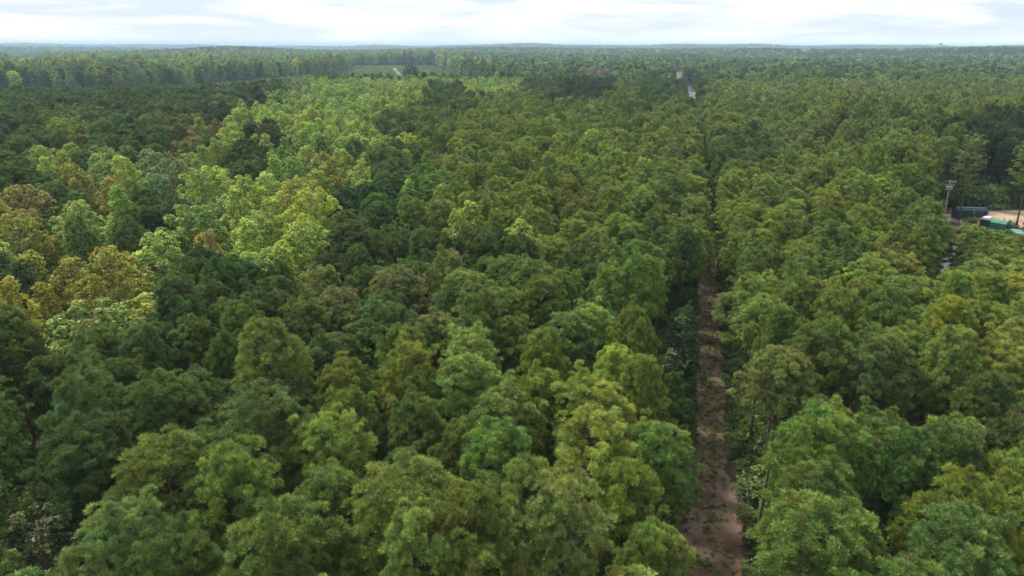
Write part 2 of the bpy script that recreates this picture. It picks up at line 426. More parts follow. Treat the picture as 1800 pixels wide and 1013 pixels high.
def make_broad(seed, H=19.0, Rr=4.0, cb=0.22, shape='oval', nb=70, nleaf=110, ls=0.21, lump_r=1.05, bare=False):
    rs = np.random.RandomState(seed); paths = []
    bend = rs.uniform(-.6, .6, 2)
    def axis(z):
        t = z / H; return np.array([bend[0] * t * t, bend[1] * t * t, z])
    zs = np.linspace(0, H * 0.93, 8)
    paths.append(([axis(z) for z in zs], [0.24 * (1 - .88 * z / H) for z in zs], 7))
    if shape == 'cone': pk = ([0, .12, .35, .6, .8, 1], [.72, 1, .90, .66, .42, .12])
    elif shape == 'round': pk = ([0, .2, .5, .75, .92, 1], [.6, .92, 1, .9, .62, .34])
    else: pk = ([0, .15, .4, .65, .85, 1], [.62, .92, 1, .82, .52, .2])
    V = []; vv = []
    for i in range(nb):
        t = ((i + rs.uniform(0, 1)) / nb) ** .85
        z0 = H * cb + (H * (1 - cb) - 1.0) * t
        prof = np.interp(t, *pk); az = i * 2.39996 + rs.uniform(-.6, .6)
        L = Rr * prof * rs.uniform(.62, 1.12); el = R(np.interp(t, [0, .6, 1], [12, 35, 65]) + rs.uniform(-10, 10))
        b0 = axis(max(z0 - L * .45, H * .15)); d0 = np.array([math.sin(az) * math.cos(el), math.cos(az) * math.cos(el), math.sin(el)])
        tip = axis(z0) + np.array([math.sin(az), math.cos(az), 0]) * L + np.array([0, 0, .1 * L])
        mid = (b0 + tip) / 2 + np.array([0, 0, -.08 * L])
        paths.append(([b0, mid, tip], [.06 * (1 - .5 * t), .035, .01], 4))
        if bare:
            for q in range(5):
                s = rs.uniform(.4, 1); p = b0 + (tip - b0) * s
                paths.append(([p, p + unit(rs.normal(size=3) + [0, 0, .6]) * rs.uniform(.5, 1.2)], [.014, .004], 3))
        rr = lump_r * rs.uniform(.65, 1.2) * (0.55 + .45 * prof)
        for q in range(2 if L > 1.6 else 1):
            c = tip if q == 0 else b0 + (tip - b0) * rs.uniform(.45, .75)
            k = int(nleaf * rs.uniform(.7, 1.2) * (1 if q == 0 else .6) * (rr / lump_r) ** 1.5)
            g = unit(rs.normal(size=(k, 3)) + [0, 0, .45] + d0 * .35)
            # leafy twigs: points gather along spokes
            ns = max(4, k // 9); sp = unit(rs.normal(size=(ns, 3)) + [0, 0, .5] + d0 * .3); w = sp[rs.randint(0, ns, k)]
            g = unit(g * .38 + w)
            pos = c + g * np.array([rr, rr, rr * .8]) * np.sqrt(rs.uniform(.35, 1.15, (k, 1)))
            nrm = unit(g * .5 + np.array([0, 0, .55]) + rs.normal(size=(k, 3)) * .55)
            u, w2 = frame(nrm); a = rs.uniform(0, 2 * PI, k)[:, None]
            U = u * np.cos(a) + w2 * np.sin(a); W = np.cross(nrm, U); s = (ls * rs.uniform(.6, 1.25, k))[:, None]
            q4 = np.stack([pos - U * s * .6, pos + W * s * .42, pos + U * s * .6, pos - W * s * .42], 1)
            V.append(q4.reshape(-1, 3)); bv = np.clip(rs.uniform(.3, .75) + rs.normal(0, .15, k), 0.01, 1); vv.append(np.repeat(bv, 4))
    V = np.concatenate(V); vv = np.concatenate(vv)
    return (V, np.arange(len(V)).reshape(-1, 4), vv), paths

PINES, PINES_MID, PINES_FAR, BROADS, BROADS_MID, BROADS_FAR = [], [], [], [], [], []
protos = bpy.data.collections.new('stand_sources')      # sources of the far woods; never linked to the scene

def variant(kind, spec, store, combined):
    fol, paths = kind(**spec)
    lm = M_NEEDLE if kind is make_pine else M_LEAF; bm_ = M_BARK if kind is make_pine else M_GBARK
    if not combined:
        cm = mesh_np('crown', fol[0], fol[1], [lm], fol[2]); tm, _ = limb_mesh('trunk', paths, bm_)
        store.append((cm, tm))
    else:
        mb = MB()
        for pts, rad, n in (paths if combined == 1 else paths[:1]): mb.tube(pts, rad, 4 if n > 4 else 3)
        F = [list(f) for f in mb.f]; nv = len(mb.v)
        me = bpy.data.meshes.new('tree_source')
        V = np.concatenate([np.array(mb.v), fol[0]]); FF = F + (fol[1] + nv).tolist()
        me.from_pydata(V.tolist(), [], FF)
        me.materials.append(lm); me.materials.append(bm_)
        me.polygons.foreach_set('material_index', np.array([1] * len(F) + [0] * len(fol[1]), np.int32))
        a = me.attributes.new('var', 'FLOAT', 'POINT'); a.data.foreach_set('value', np.concatenate([np.full(nv, .5), fol[2]]).astype(np.float32))
        me.update(); store.append(me)

rg = random.Random(5)
def domespec(i, nb, **k):
    return dict(k, dome=0 if i % 6 == 5 else rg.randint(165, 190), nb=nb if i % 6 == 5 else 10)
for i in range(12):
    variant(make_pine, domespec(i, 72, seed=10 + i, H=17.5 + rg.uniform(-1, 1), Rr=rg.uniform(2.3, 3.3), cb=rg.uniform(.54, .68), lump=13, dlump=14, nn=36, ln=.30, wd=.034, spread=1.25, sub=.62, ragged=rg.uniform(.1, .45)), PINES, 0)
for i in range(8):
    variant(make_pine, domespec(i, 72, dlump=7, seed=40 + i, H=17.5 + rg.uniform(-1, 1), Rr=rg.uniform(2.6, 3.2), cb=rg.uniform(.50, .60), lump=13, nn=12, ln=.40, wd=.14, sub=.7), PINES_MID, 1)
for i in range(5):
    variant(make_pine, dict(seed=60 + i, H=17.5 + rg.uniform(-1, 1), Rr=rg.uniform(3.0, 3.6), cb=.42, nb=44, lump=7, nn=6, ln=.8, wd=.4), PINES_FAR, 2)
variant(make_pine, dict(seed=301, H=19.5, Rr=3.9, cb=.56, nb=64, lump=12, nn=36, ln=.26, wd=.034, sub=.62, ragged=.4), PINES, 0)
variant(make_pine, dict(seed=302, H=19.5, Rr=3.7, cb=.50, nb=66, lump=12, nn=36, ln=.26, wd=.034, sub=.62, ragged=.3), PINES, 0)
NEARSRC = []
for i in range(6):
    variant(make_pine, domespec(i, 72, seed=30 + i, H=17.5 + rg.uniform(-1, 1), Rr=rg.uniform(2.6, 3.2), cb=rg.uniform(.52, .64), lump=13, dlump=13, nn=20, ln=.30, wd=.062, spread=1.25, sub=.62, ragged=.2), NEARSRC, 1)
SH = ['oval', 'cone', 'oval', 'round', 'cone', 'oval', 'round', 'cone']
for i in range(8):
    rr = {'cone': 3.5, 'oval': 3.9, 'round': 4.3}[SH[i]]
    variant(make_broad, dict(seed=80 + i, H=19.0, Rr=rr, shape=SH[i], nb=84, nleaf=190, ls=.27, lump_r=1.0), BROADS, 0)
for i in range(6):
    variant(make_broad, dict(seed=100 + i, H=19.0, Rr=[3.6, 4.3, 4.6][i % 3], shape=SH[i], nb=66, nleaf=85, ls=.46, lump_r=1.05), BROADS_MID, 1)
for i in range(5):
    variant(make_broad, dict(seed=120 + i, H=19.0, Rr=4.4, shape=SH[i], nb=40, nleaf=26, ls=.95, lump_r=1.3), BROADS_FAR, 2)

# ------------------------------------------------------------------ colour of crowns
TINT = {
 'dg': (0.122, 0.178, 0.050), 'bl': (0.092, 0.150, 0.052), 'mg': (0.182, 0.246, 0.060), 'ol': (0.216, 0.266, 0.064),
 'yo': (0.235, 0.285, 0.058), 'bp': (0.190, 0.215, 0.066), 'dk': (0.080, 0.112, 0.038),
 'lg': (0.295, 0.385, 0.088), 'yg': (0.320, 0.390, 0.072), 'go': (0.320, 0.310, 0.058), 'or': (0.285, 0.255, 0.078),
 'gg': (0.205, 0.265, 0.095), 'si': (0.135, 0.160, 0.070), 'bb': (0.090, 0.132, 0.052), 'mb': (0.175, 0.250, 0.062), 'pk': (0.28, 0.235, 0.21)}
WORD = {'dg': 'dark green', 'bl': 'bluish dark green', 'mg': 'mid green', 'ol': 'olive green', 'yo': 'yellowish green', 'bp': 'brownish olive', 'dk': 'very dark green',
 'lg': 'light green', 'yg': 'yellow green', 'go': 'golden green', 'or': 'orange brown', 'gg': 'grey green', 'si': 'silvery', 'bb': 'dark blue green', 'mb': 'fresh green', 'pk': 'greyish pink'}

ANCH = """50 200 P dg;150 190 P dg;250 180 P dg;330 190 P dg;60 250 P dg;200 240 P dg;300 215 P bp;350 170 P dg;420 165 P dg;480 150 P dg;290 240 P dg;370 200 P dk;110 215 P ol;20 230 P dg;
400 180 P bp;440 170 P dk;560 160 B lg;620 145 B lg;660 150 B lg;700 150 B lg;520 150 B gg;740 140 B yg;790 140 B yg;850 135 B lg;880 150 B lg;480 180 B lg;430 195 B yg;400 215 B yg;
560 195 B yg;590 200 B lg;540 215 B yg;640 200 B lg;690 175 B yg;650 230 B yg;620 180 B lg;580 170 B lg;470 240 P dk;500 245 P dk;440 235 B yg;340 240 B or;330 258 B or;360 275 B lg;250 265 B gg;
120 280 B lg;95 270 B yg;30 300 P dg;70 305 P dg;160 300 B mb;130 312 B go;200 300 B ol;270 300 B gg;230 310 B yg;400 300 B yg;420 272 P bl;480 300 B lg;440 310 B yg;520 310 B go;545 335 B yg;
560 320 B go;640 300 B yg;620 330 B yg;580 335 B go;665 340 P bl;690 310 P dg;725 330 B yg;600 370 P dk;640 385 P dg;585 405 P dk;520 270 B mb;560 260 B yg;600 250 B lg;510 225 B lg;
10 350 B or;30 400 B go;5 400 B go;70 350 P dg;120 375 B lg;110 410 B mb;205 345 B lg;180 355 P dg;250 350 P dg;225 390 P bb;320 400 B lg;350 370 B lg;400 350 B lg;410 385 B lg;470 400 B yg;505 410 B yg;
440 425 B lg;355 425 B go;320 445 B or;285 455 B go;170 440 B go;120 465 B go;205 485 B go;60 530 B go;110 570 B go;160 520 B go;190 560 B ol;20 500 B dk;10 565 B dk;20 455 B mb;
390 465 P bl;440 455 P dg;740 380 B gg;800 385 B yg;830 405 B yg;780 412 B yg;700 430 P dg;760 430 P dg;850 430 P dg;560 450 P bp;620 475 P bp;660 450 P dg;480 490 P dg;370 500 P dg;420 560 P dg;300 560 P dg;520 540 P mg;
340 620 P dg;530 620 P ol;100 620 P dg;60 650 P dg;250 620 P dg;150 640 P dg;600 560 P dg;680 520 P dg;760 500 P bp;870 500 P mg;900 525 P mg;760 580 P mg;640 570 P dg;830 560 P dg;930 560 P dg;
1000 470 P dg;1080 480 P mg;1120 520 P ol;1000 540 P mg;930 615 P yo;1000 620 P yo;1080 640 P yo;1140 655 P yo;880 655 P ol;780 700 P mg;720 660 P ol;850 710 P mg;580 740 P ol;420 680 P dg;450 750 P dg;
280 760 P ol;300 830 P mg;150 740 P dg;50 720 P dg;30 820 P dg;440 860 P yo;560 860 P mg;420 930 P yo;350 940 P ol;700 900 P ol;820 880 P ol;760 760 P mg;870 750 P mg;950 760 P mg;1060 800 P yo;1000 870 P mg;
950 960 P ol;1100 720 P yo;1100 900 P mg;1170 740 P ol;650 800 P dg;500 700 P dg;200 860 P dg;180 780 P dg;620 960 P ol;250 960 P mg;
700 230 P dg;720 200 P mg;780 160 P dg;740 260 P dg;780 215 P mg;755 235 P ol;710 262 B yg;680 280 P dg;780 280 P ol;840 220 P yo;900 200 P yo;900 260 P yo;1000 230 P yo;1100 230 P ol;1000 300 P ol;880 310 P ol;1080 290 P yo;960 340 P yo;
1050 340 P bp;1150 300 P ol;850 330 P ol;1000 150 P dk;1040 150 P dk;960 150 P dg;1100 170 P mg;1150 160 P dg;900 355 P yo;740 320 P mg;760 350 P ol;900 400 P ol;1000 400 P ol;1100 380 P ol;1170 400 P ol;1180 350 P mg;
900 175 P ol;1050 200 P ol;1180 200 P ol;1180 250 P ol;940 440 P dg;1060 430 P dg;1160 460 P mg;1180 520 P dg;1190 460 P dg;
1300 200 P ol;1250 220 P yo;1400 200 P ol;1350 150 B ol;1500 160 B ol;1470 170 P yo;1600 200 P ol;1700 200 P ol;1560 250 P mg;1650 240 P mg;1750 250 P dk;1450 230 P bp;1300 260 P dg;1280 330 P yo;1350 300 P ol;1420 280 P ol;
1500 300 P ol;1600 280 P ol;1400 350 P ol;1500 370 P yo;1600 350 P mg;1560 420 P mg;1300 430 P ol;1340 400 P yo;1450 430 P mg;1500 480 P ol;1300 500 P ol;1370 480 P mg;1620 480 P ol;1700 430 P mg;1750 500 P yo;
1700 560 P yo;1600 560 P mg;1500 560 P yo;1400 560 P mg;1300 600 P yo;1330 560 P yo;1380 625 P bp;1450 600 P mg;1530 620 P ol;1600 640 P ol;1700 640 P mg;1780 620 P ol;1300 690 P yo;1360 700 P ol;1450 690 P mg;
1520 700 P mg;1600 710 P dg;1700 720 P dg;1450 770 P mg;1520 800 P mg;1750 840 P yo;1400 900 P ol;1600 880 P mg;1700 900 P dg;1500 940 P mg;1340 780 P yo;1640 780 P dg;1280 780 P yo"""
AN = [a.split() for a in ANCH.replace('\n', '').split(';') if a.strip()]
AX = np.array([float(a[0]) for a in AN]); AY = np.array([float(a[1]) for a in AN])

def pick(px, py, rnd):
    s = max(9.0, (py - 60) * 0.11)
    d = np.hypot(AX - px - rnd.gauss(0, s * .7), (AY - py - rnd.gauss(0, s * .4)) * 1.7)
    a = AN[int(np.argmin(d))]; return a[2], a[3]

def jit(t, rnd, k=0.13):
    b = math.exp(rnd.gauss(0, k)); return (t[0] * b * math.exp(rnd.gauss(0, .06)), t[1] * b, t[2] * b * math.exp(rnd.gauss(0, .08)), 1.0)

# windows of the photo that show open ground or small things: nothing taller stands before them
WIN = [((1034, 121, 1068, 131), 174), ((1668, 364, 1720, 396), 370), ((1720, 364, 1830, 401), 370), ((0, 912, 85, 1013), 1000), ((1182, 565, 1224, 680), 690), ((1654, 320, 1674, 372), 384), ((1188, 127, 1201, 138), 119),
 ((1666, 440, 1690, 464), 428), ((1207, 162, 1225, 172), 163), ((18, 97, 50, 102), 99), ((56, 94, 74, 99), 99), ((1409, 88, 1423, 93), 94), ((690, 122, 707, 134), 122)]
HERO = [  # px, py of the tree top, height, species, tint, scale, variant, label
 (48, 888, 15.0, 'B', 'si', .68, 3, 'silvery leaved round tree in the bottom left corner below the pines'),
 (1205, 545, 14.5, 'B', 'bb', .68, 1, 'tall narrow dark bluish tree at the left edge of the dirt lane'),
 (1188, 610, 12.0, 'B', 'bb', .66, 4, 'shorter dark bluish tree in front of the narrow one beside the lane'),
 (1120, 590, 14.5, 'B', 'yg', .60, 0, 'small sparse yellow green tree among pines left of the lane'),
 (205, 318, 20.5, 'B', 'lg', .95, 1, 'pointed light green tree standing alone above dark pines on the left'),
 (130, 345, 20.0, 'B', 'lg', 1.05, 0, 'broad light green tree right of the orange brown trees at left edge'),
 (740, 360, 16.0, 'B', 'gg', .8, 3, 'pale grey green round tree amid dark pines left of centre'),
 (805, 360, 18.5, 'B', 'yg', .65, 0, 'bright yellow green tree rising from dark pines near the centre'),
 (180, 425, 20.0, 'B', 'go', 1.0, 0, 'largest golden green tree in the left hardwood belt'),
 (62, 488, 18.0, 'B', 'go', .8, 1, 'narrow pointed golden tree by the left edge below the largest golden tree'),
 (362, 398, 19.0, 'B', 'or', .62, 4, 'small orange tree right of the largest golden tree'),
 (352, 250, 20.0, 'B', 'lg', .95, 1, 'pale green cone shaped tree above the hardwood belt on the left'),
 (476, 268, 20.0, 'B', 'lg', 1.0, 7, 'bright pale green pointed tree in the middle of the hardwood belt'),
 (416, 322, 20.0, 'B', 'lg', 1.05, 4, 'pale green pointed tree in the lower middle of the hardwood belt'),
 (560, 178, 20.0, 'B', 'yg', 1.15, 7, 'bright yellow green tree highest in the sunny part of the hardwood belt'),
 (225, 372, 14.0, 'P', 'bb', 1.05, 2, 'rounded bluish pine beneath the broad light green tree'),
 (1200, 700, 12.0, 'P', 'dg', .55, 3, 'thin young dark pine on the left verge of the dirt lane'),
 (1040, 117, 25.0, 'B', 'pk', 1.5, 3, 'greyish pink half bare tree left of its twin beyond the pines'),
 (1062, 119, 24.0, 'B', 'pk', 1.45, 6, 'greyish pink half bare tree, the right one of the pair beyond the pines'),
 (722, 112, 25.0, 'B', 'dk', 1.75, 3, 'large dark round tree standing alone beside the far left road'),
 (1714, 402, 16.5, 'P', 'ol', 1.0, 0, 'olive pine whose top reaches the white hood of the green compactor'),
 (1742, 405, 16.5, 'P', 'mg', 1.1, 5, 'dark mid green pine just below the hooded green compactor'),
 (1790, 421, 16.0, 'P', 'ol', 1.0, 8, 'olive pine at the right edge just below the second green container'),
 (1770, 292, 19.0, 'P', 'ol', 1.1, 13, 'tall pine at the right edge beside the green containers'),
 (1690, 268, 19.5, 'P', 'ol', 1.0, 12, 'tall bare-trunked pine standing in front of the dark green container'),
]
hero_pos = []
for h in HERO:
    p = at(h[0], h[1], h[2]); hero_pos.append((p.x, p.y))
# the two site pines stand at a known ground point
hero_pos[-1] = tuple(at(1683, 391)[:2]); hero_pos[-2] = tuple(at(1786, 404)[:2])

def wall_dist(px):   # distance at which the tall wood behind the young plantation starts
    return np.interp(px, [-300, 0, 250, 400, 560, 600, 620, 760, 800, 860], [580, 600, 620, 740, 940, 1100, 1500, 1500, 1050, 560])
def young_start(px):
    return np.interp(px, [-300, 0, 200, 420, 520, 600, 760, 860], [400, 400, 420, 470, 560, 620, 620, 560])

rnd = random.Random(77)
cell = {}
trees = []      # x, y, z, species, tintname, tint, scale(xy), heightscale, rot, lod, px, py, dist
def add(x, y, r):
    cell.setdefault((int(x // 8), int(y // 8)), []).append((x, y, r))
def clash(x, y, r, k):
    cx_, cy_ = int(x // 8), int(y // 8)
    for i in (-1, 0, 1):
        for j in (-1, 0, 1):
            for (a, b, c) in cell.get((cx_ + i, cy_ + j), ()):
                if (a - x) ** 2 + (b - y) ** 2 < (k * (r + c)) ** 2: return True
    return False
for (h, p) in zip(HERO, hero_pos): add(p[0], p[1], 3.6 * h[5])

# candidate points in three belts
def belt(r0, r1, s, seed):
    rr = np.random.RandomState(seed); n = int(r1 / s)
    gx, gy = np.meshgrid(np.arange(-n, n + 1) * s, np.arange(0, n + 1) * s)
    x = gx.ravel() + rr.uniform(-.5, .5, gx.size) * s; y = gy.ravel() + rr.uniform(-.5, .5, gx.size) * s
    r = np.hypot(x, y); az = np.degrees(np.arctan2(x, y))
    lim = 36.0 + 3.5 + 900.0 / np.maximum(r, 22)        # side margin: more near the camera
    k = (r >= r0) & (r < r1) & (np.abs(az) < np.minimum(lim, 75)); 
    x, y = x[k], y[k]; o = rr.permutation(len(x)); return x[o], y[o]

WN = np.array([w[0] for w in WIN], float); WD = np.array([math.hypot(*at((w[0][0] + w[0][2]) / 2, w[1])[:2]) for w in WIN])
def blocked(px0, px1, pyt, pyb, dist):
    k = (dist < WD + 4) & (px1 > WN[:, 0]) & (px0 < WN[:, 2]) & (pyt < WN[:, 3]) & (pyb > WN[:, 1])
    return bool(k.any())

SITE = [at(1655, 376), at(1840, 362), at(1960, 420), at(1800, 430), at(1690, 428), at(1650, 400)]
def inside(p, poly):
    c = False; n = len(poly)
    for i in range(n):
        a, b = poly[i], poly[(i + 1) % n]
        if (a.y > p[1]) != (b.y > p[1]) and p[0] < (b.x - a.x) * (p[1] - a.y) / (b.y - a.y + 1e-9) + a.x: c = not c
    return c

young = []
for (r0, r1, s, seed) in ((14, 260, 1.9, 1), (260, 620, 2.9, 2), (620, 1600, 4.6, 3)):
    X, Y = belt(r0, r1, s, seed)
    Z = height(X, Y)
    PX, PY, DP = proj(np.stack([X, Y, Z + 16.5], 1)); BX, BY, _ = proj(np.stack([X, Y, Z], 1))
    LX = lane_x(Y)
    for i in range(len(X)):
        x, y, z, px, py = X[i], Y[i], Z[i], PX[i], PY[i]; dist = math.hypot(x, y)
        if DP[i] < 3: px, py = 900, 1200
        off = x - LX[i]
        sp = None; hs = 1.0
        if px < 860 and y > young_start(px):
            if y < wall_dist(px):
                if rnd.random() < 0.8 and not (120 < BY[i] < 136 and -1 < (BX[i] - 688) - (BY[i] - 122) * .9 < 10): young.append((x, y, z, y))
                continue
            sp = 'B' if rnd.random() < .8 else 'P'; tn = rnd.choice(['gg', 'lg', 'ol', 'mb', 'mb', 'dk', 'yg', 'ol'] if sp == 'B' else ['dg', 'dk']); hs = (1.38 + .16 * math.sin(x / 47) + rnd.uniform(-.16, .14)) if sp == 'B' else 1.15
        elif y > 560:
            right = px > 1200
            sp = 'P' if rnd.random() < (.55 if right else .4) else 'B'
            tn = rnd.choice(['dg', 'dk', 'mg', 'ol', 'bl'] if sp == 'P' else ['gg', 'mb', 'ol', 'dk', 'mb', 'lg']); hs = rnd.uniform(.92, 1.15)
        else:
            sp, tn = pick(px, py, rnd)
        if sp == 'P': r = rnd.choice([rnd.uniform(1.75, 2.2), rnd.uniform(2.1, 2.7)]) * (1.25 if tn in ('dg', 'dk', 'bl', 'bp') and px < 560 and py < 330 else 1); k = .86; hs *= rnd.uniform(.90, 1.07)
        else: r = rnd.uniform(2.9, 3.9) * (1.4 if dist > 560 else 1); k = .86; hs *= rnd.uniform(.88, 1.10)
        if sp == 'P' and 1470 < px and 195 < py < 345: hs *= rnd.uniform(1.05, 1.3)
        clr = float(np.interp(dist, [30, 60, 90, 140, 190, 640], [3.3, 2.4, 2.2, 1.9, 1.7, 2.0])) + .45 * r
        if dist < 640 and abs(off) < clr: continue
        if dist < 24 and py < 1013 + 400 and abs(px - 900) < 1000: continue
        if inside((x, y), SITE): continue
        if clash(x, y, r, k): continue
        sc = r / (2.45 if sp == 'P' else 3.55)
        hgt = (17.3 if sp == 'P' else 19) * hs * (rnd.uniform(.93, 1.07)) * (0.96 if sp == 'B' else 1)
        w = FPX / max(DP[i], 1) * r * .9
        _, pt, _ = proj([(x, y, z + hgt)])
        if blocked(px - w, px + w, float(pt[0]), BY[i], dist): continue
        add(x, y, r)
        hsc = hgt / (17.5 if sp == 'P' else 19.0)
        # photo coordinates of the crown centre
        trees.append([x, y, z, sp, tn, jit(TINT[tn], rnd), sc, hsc, rnd.uniform(0, 2 * PI), dist, px, py, w])
print('trees', len(trees), 'young', len(young))

# ------------------------------------------------------------------ individual trees
def tree_thing(x, y, z, sp, tn, tint, sc, hsc, rot, label, group, var=None):
    pine = sp == 'P'; store = PINES if pine else BROADS
    cm, tm = store[rnd.randrange(12 if pine else len(store)) if var is None else var % len(store)]
    hh_ = 19.5 if (pine and var is not None and var > 11) else 0
    if hh_: hsc = hsc * 17.5 / 19.5
    t = thing('pine_tree' if pine else 'broadleaf_tree', label, 'pine tree' if pine else 'broadleaf tree', (x, y, z - .05), rot, group)
    t.scale = (sc, sc, hsc)
    c = link('crown', cm, t); c['tint'] = list(tint); link('trunk', tm, t); return t

ORD = 'first second third fourth fifth sixth seventh eighth ninth tenth eleventh twelfth thirteenth fourteenth fifteenth sixteenth seventeenth eighteenth nineteenth twentieth'.split()
def row_labels(L, sp):
    """rows of about 22 trees counted up from the bottom edge, each tree by its order from the lane"""
    out = {}; P = []
    for t in L:
        a, b_, _ = proj([(t[0], t[1], t[2] + 17.3 * t[7])]); P.append((float(b_[0]), float(a[0]), t))
    P.sort(key=lambda p: -p[0]); per = max(16, math.ceil(len(P) / 19))
    for k in range(0, len(P), per):
        row = P[k:k + per]; rw = ORD[k // per]
        for side in ('left', 'right'):
            S = [p for p in row if (p[2][0] < float(lane_x(p[2][1]))) == (side == 'left')]
            S.sort(key=lambda p: -p[1] if side == 'left' else p[1])
            for i, p in enumerate(S):
                kind = 'pine' if sp == 'P' else 'hardwood'
                rowtxt = 'lowest row' if k == 0 else rw + ' row up'
                o = ORD[i] if i < 20 else 'twenty-' + ORD[i - 20]
                out[id(p[2])] = f'{WORD[p[2][4]]} {kind}, {o} {side} of the dirt lane in the {rowtxt}'
    return out

for h, p in zip(HERO, hero_pos):
    sp = h[3]; z = float(height(*p))
    tree_thing(p[0], p[1], z, sp, h[4], jit(TINT[h[4]], rnd, .03), h[5] * (1 if sp == 'P' else 1), h[2] / (17.5 if sp == 'P' else 19.0), rnd.uniform(0, 6), h[7], 'pines of the dense stand' if sp == 'P' else 'broadleaf trees of the hardwood belt', h[6])

VN = 24
for i in range(VN):
    y = 47 * (165 / 47) ** (i / (VN - 1)) + rnd.uniform(-1, 1); x = float(lane_x(y)) - rnd.uniform(3.2, 4.5) - (.8 if y < 60 else 0)
    o_ = (ORD[i] if i < 20 else 'twenty-' + ORD[i - 20]) if i < 20 else 'twenty-' + ORD[i - 20] if i > 19 else ''
    if i == 19: o_ = 'twentieth'
    if i >= 20: o_ = 'twenty-' + ORD[i - 20]
    sc_ = rnd.uniform(.36, .52)
    tree_thing(x, y, 0.0, 'P', 'dk', jit(TINT[rnd.choice(['dk', 'dg', 'dk'])], rnd), sc_, rnd.uniform(.45, .66), rnd.uniform(0, 6), f'narrow dark young pine on the left verge of the track, {o_} up from the bottom', 'young pines along the left verge of the track')

def inframe(t):
    m = t[12]; return -m < t[10] < 1800 + m and t[11] < 1013 + 30 and t[9] > 20
rest = []
for sp, cap in (('P', 268), ('B', 284)):
    L = sorted([t for t in trees if t[3] == sp and inframe(t)], key=lambda t: t[9])
    LB = row_labels(L[:cap], sp)
    for t in L[:cap]:
        x, y, z, _, tn, tint, sc, hsc, rot, dist, px, py, w = t
        pxt, pyt, _ = proj([(x, y, z + 17.3 * hsc)])
        tree_thing(x, y, z, sp, tn, tint, sc, hsc, rot, LB[id(t)], 'pines of the dense stand' if sp == 'P' else 'broadleaf trees of the hardwood belt')
    ids = {id(t) for t in L[:cap]}
    rest += [t for t in trees if t[3] == sp and id(t) not in ids]
    print(sp, len(L), 'individuals to', L[min(cap, len(L)) - 1][9])

# ------------------------------------------------------------------ stands of many trees: one object each
def stand(name, label, cat, meshes, rows, kind='stuff'):
    """rows: x,y,z, tint(4), (sx,sy,sz), rot, index"""
    if not rows: return
    srcs = bpy.data.collections.new(name + '_sources')
    for i, me in enumerate(meshes):
        o = bpy.data.objects.new(f'{name}_source_{i:02d}', me); srcs.objects.link(o)
    n = len(rows); me = bpy.data.meshes.new(name); me.vertices.add(n)
    me.vertices.foreach_set('co', np.array([r[:3] for r in rows], np.float32).ravel())
    a = me.attributes.new('tint', 'FLOAT_COLOR', 'POINT'); a.data.foreach_set('color', np.array([r[3] for r in rows], np.float32).ravel())
    a = me.attributes.new('size', 'FLOAT_VECTOR', 'POINT'); a.data.foreach_set('vector', np.array([r[4] for r in rows], np.float32).ravel())
    a = me.attributes.new('spin', 'FLOAT_VECTOR', 'POINT'); a.data.foreach_set('vector', np.array([(0, 0, r[5]) for r in rows], np.float32).ravel())
    a = me.attributes.new('pick', 'INT', 'POINT'); a.data.foreach_set('value', np.array([r[6] for r in rows], np.int32))
    for mt in meshes[0].materials: me.materials.append(mt)
    me.update(); o = link(name, me); tag(o, label, cat, kind=kind)
    g = bpy.data.node_groups.new(name, 'GeometryNodeTree')
    g.interface.new_socket('Geometry', in_out='INPUT', socket_type='NodeSocketGeometry'); g.interface.new_socket('Geometry', in_out='OUTPUT', socket_type='NodeSocketGeometry')
    gi = g.nodes.new('NodeGroupInput'); go = g.nodes.new('NodeGroupOutput')
    ci = g.nodes.new('GeometryNodeCollectionInfo'); ci.inputs['Collection'].default_value = srcs
    ci.inputs['Separate Children'].default_value = True; ci.inputs['Reset Children'].default_value = True
    ip = g.nodes.new('GeometryNodeInstanceOnPoints'); ip.inputs['Pick Instance'].default_value = True
    def na(nm, ty, out):
        q = g.nodes.new('GeometryNodeInputNamedAttribute'); q.data_type = ty; q.inputs['Name'].default_value = nm; return q.outputs['Attribute']
    g.links.new(gi.outputs[0], ip.inputs['Points']); g.links.new(ci.outputs[0], ip.inputs['Instance'])
    g.links.new(na('pick', 'INT', 0), ip.inputs['Instance Index'])
    e2r = g.nodes.new('FunctionNodeEulerToRotation'); g.links.new(na('spin', 'FLOAT_VECTOR', 0), e2r.inputs[0])
    g.links.new(e2r.outputs[0], ip.inputs['Rotation']); g.links.new(na('size', 'FLOAT_VECTOR', 0), ip.inputs['Scale'])
    g.links.new(ip.outputs[0], go.inputs[0])
    md = o.modifiers.new('stand', 'NODES'); md.node_group = g
    return o

def rows_from(L, nv):
    return [(t[0], t[1], t[2], t[5], (t[6], t[6], t[7]), t[8], rnd.randrange(nv)) for t in L]
near = [t for t in rest if t[9] < 270]; mid = [t for t in rest if 270 <= t[9] < 640]; far = [t for t in rest if t[9] >= 640]
stand('pine_stand', 'pine crowns close together behind the nearest pines on both sides of the lane', 'pine forest', NEARSRC, rows_from([t for t in near if t[3] == 'P'], len(NEARSRC)))
stand('pine_stand', 'dense mass of pine crowns filling the middle distance on both sides of the lane', 'pine forest', PINES_MID, rows_from([t for t in mid if t[3] == 'P'], len(PINES_MID)))
stand('broadleaf_stand', 'mass of lighter broadleaf crowns behind the numbered hardwoods'.replace('numbered ', 'nearer '), 'broadleaf forest', BROADS_MID, rows_from([t for t in rest if t[3] == 'B' and t[9] < 900], len(BROADS_MID)))
stand('distant_pine_stand', 'dark pine forest beyond the middle distance fading into blue haze', 'pine forest', PINES_FAR, rows_from([t for t in far if t[3] == 'P'], len(PINES_FAR)))
B3 = rows_from([t for t in rest if t[3] == 'B' and t[9] >= 900], len(BROADS_FAR))

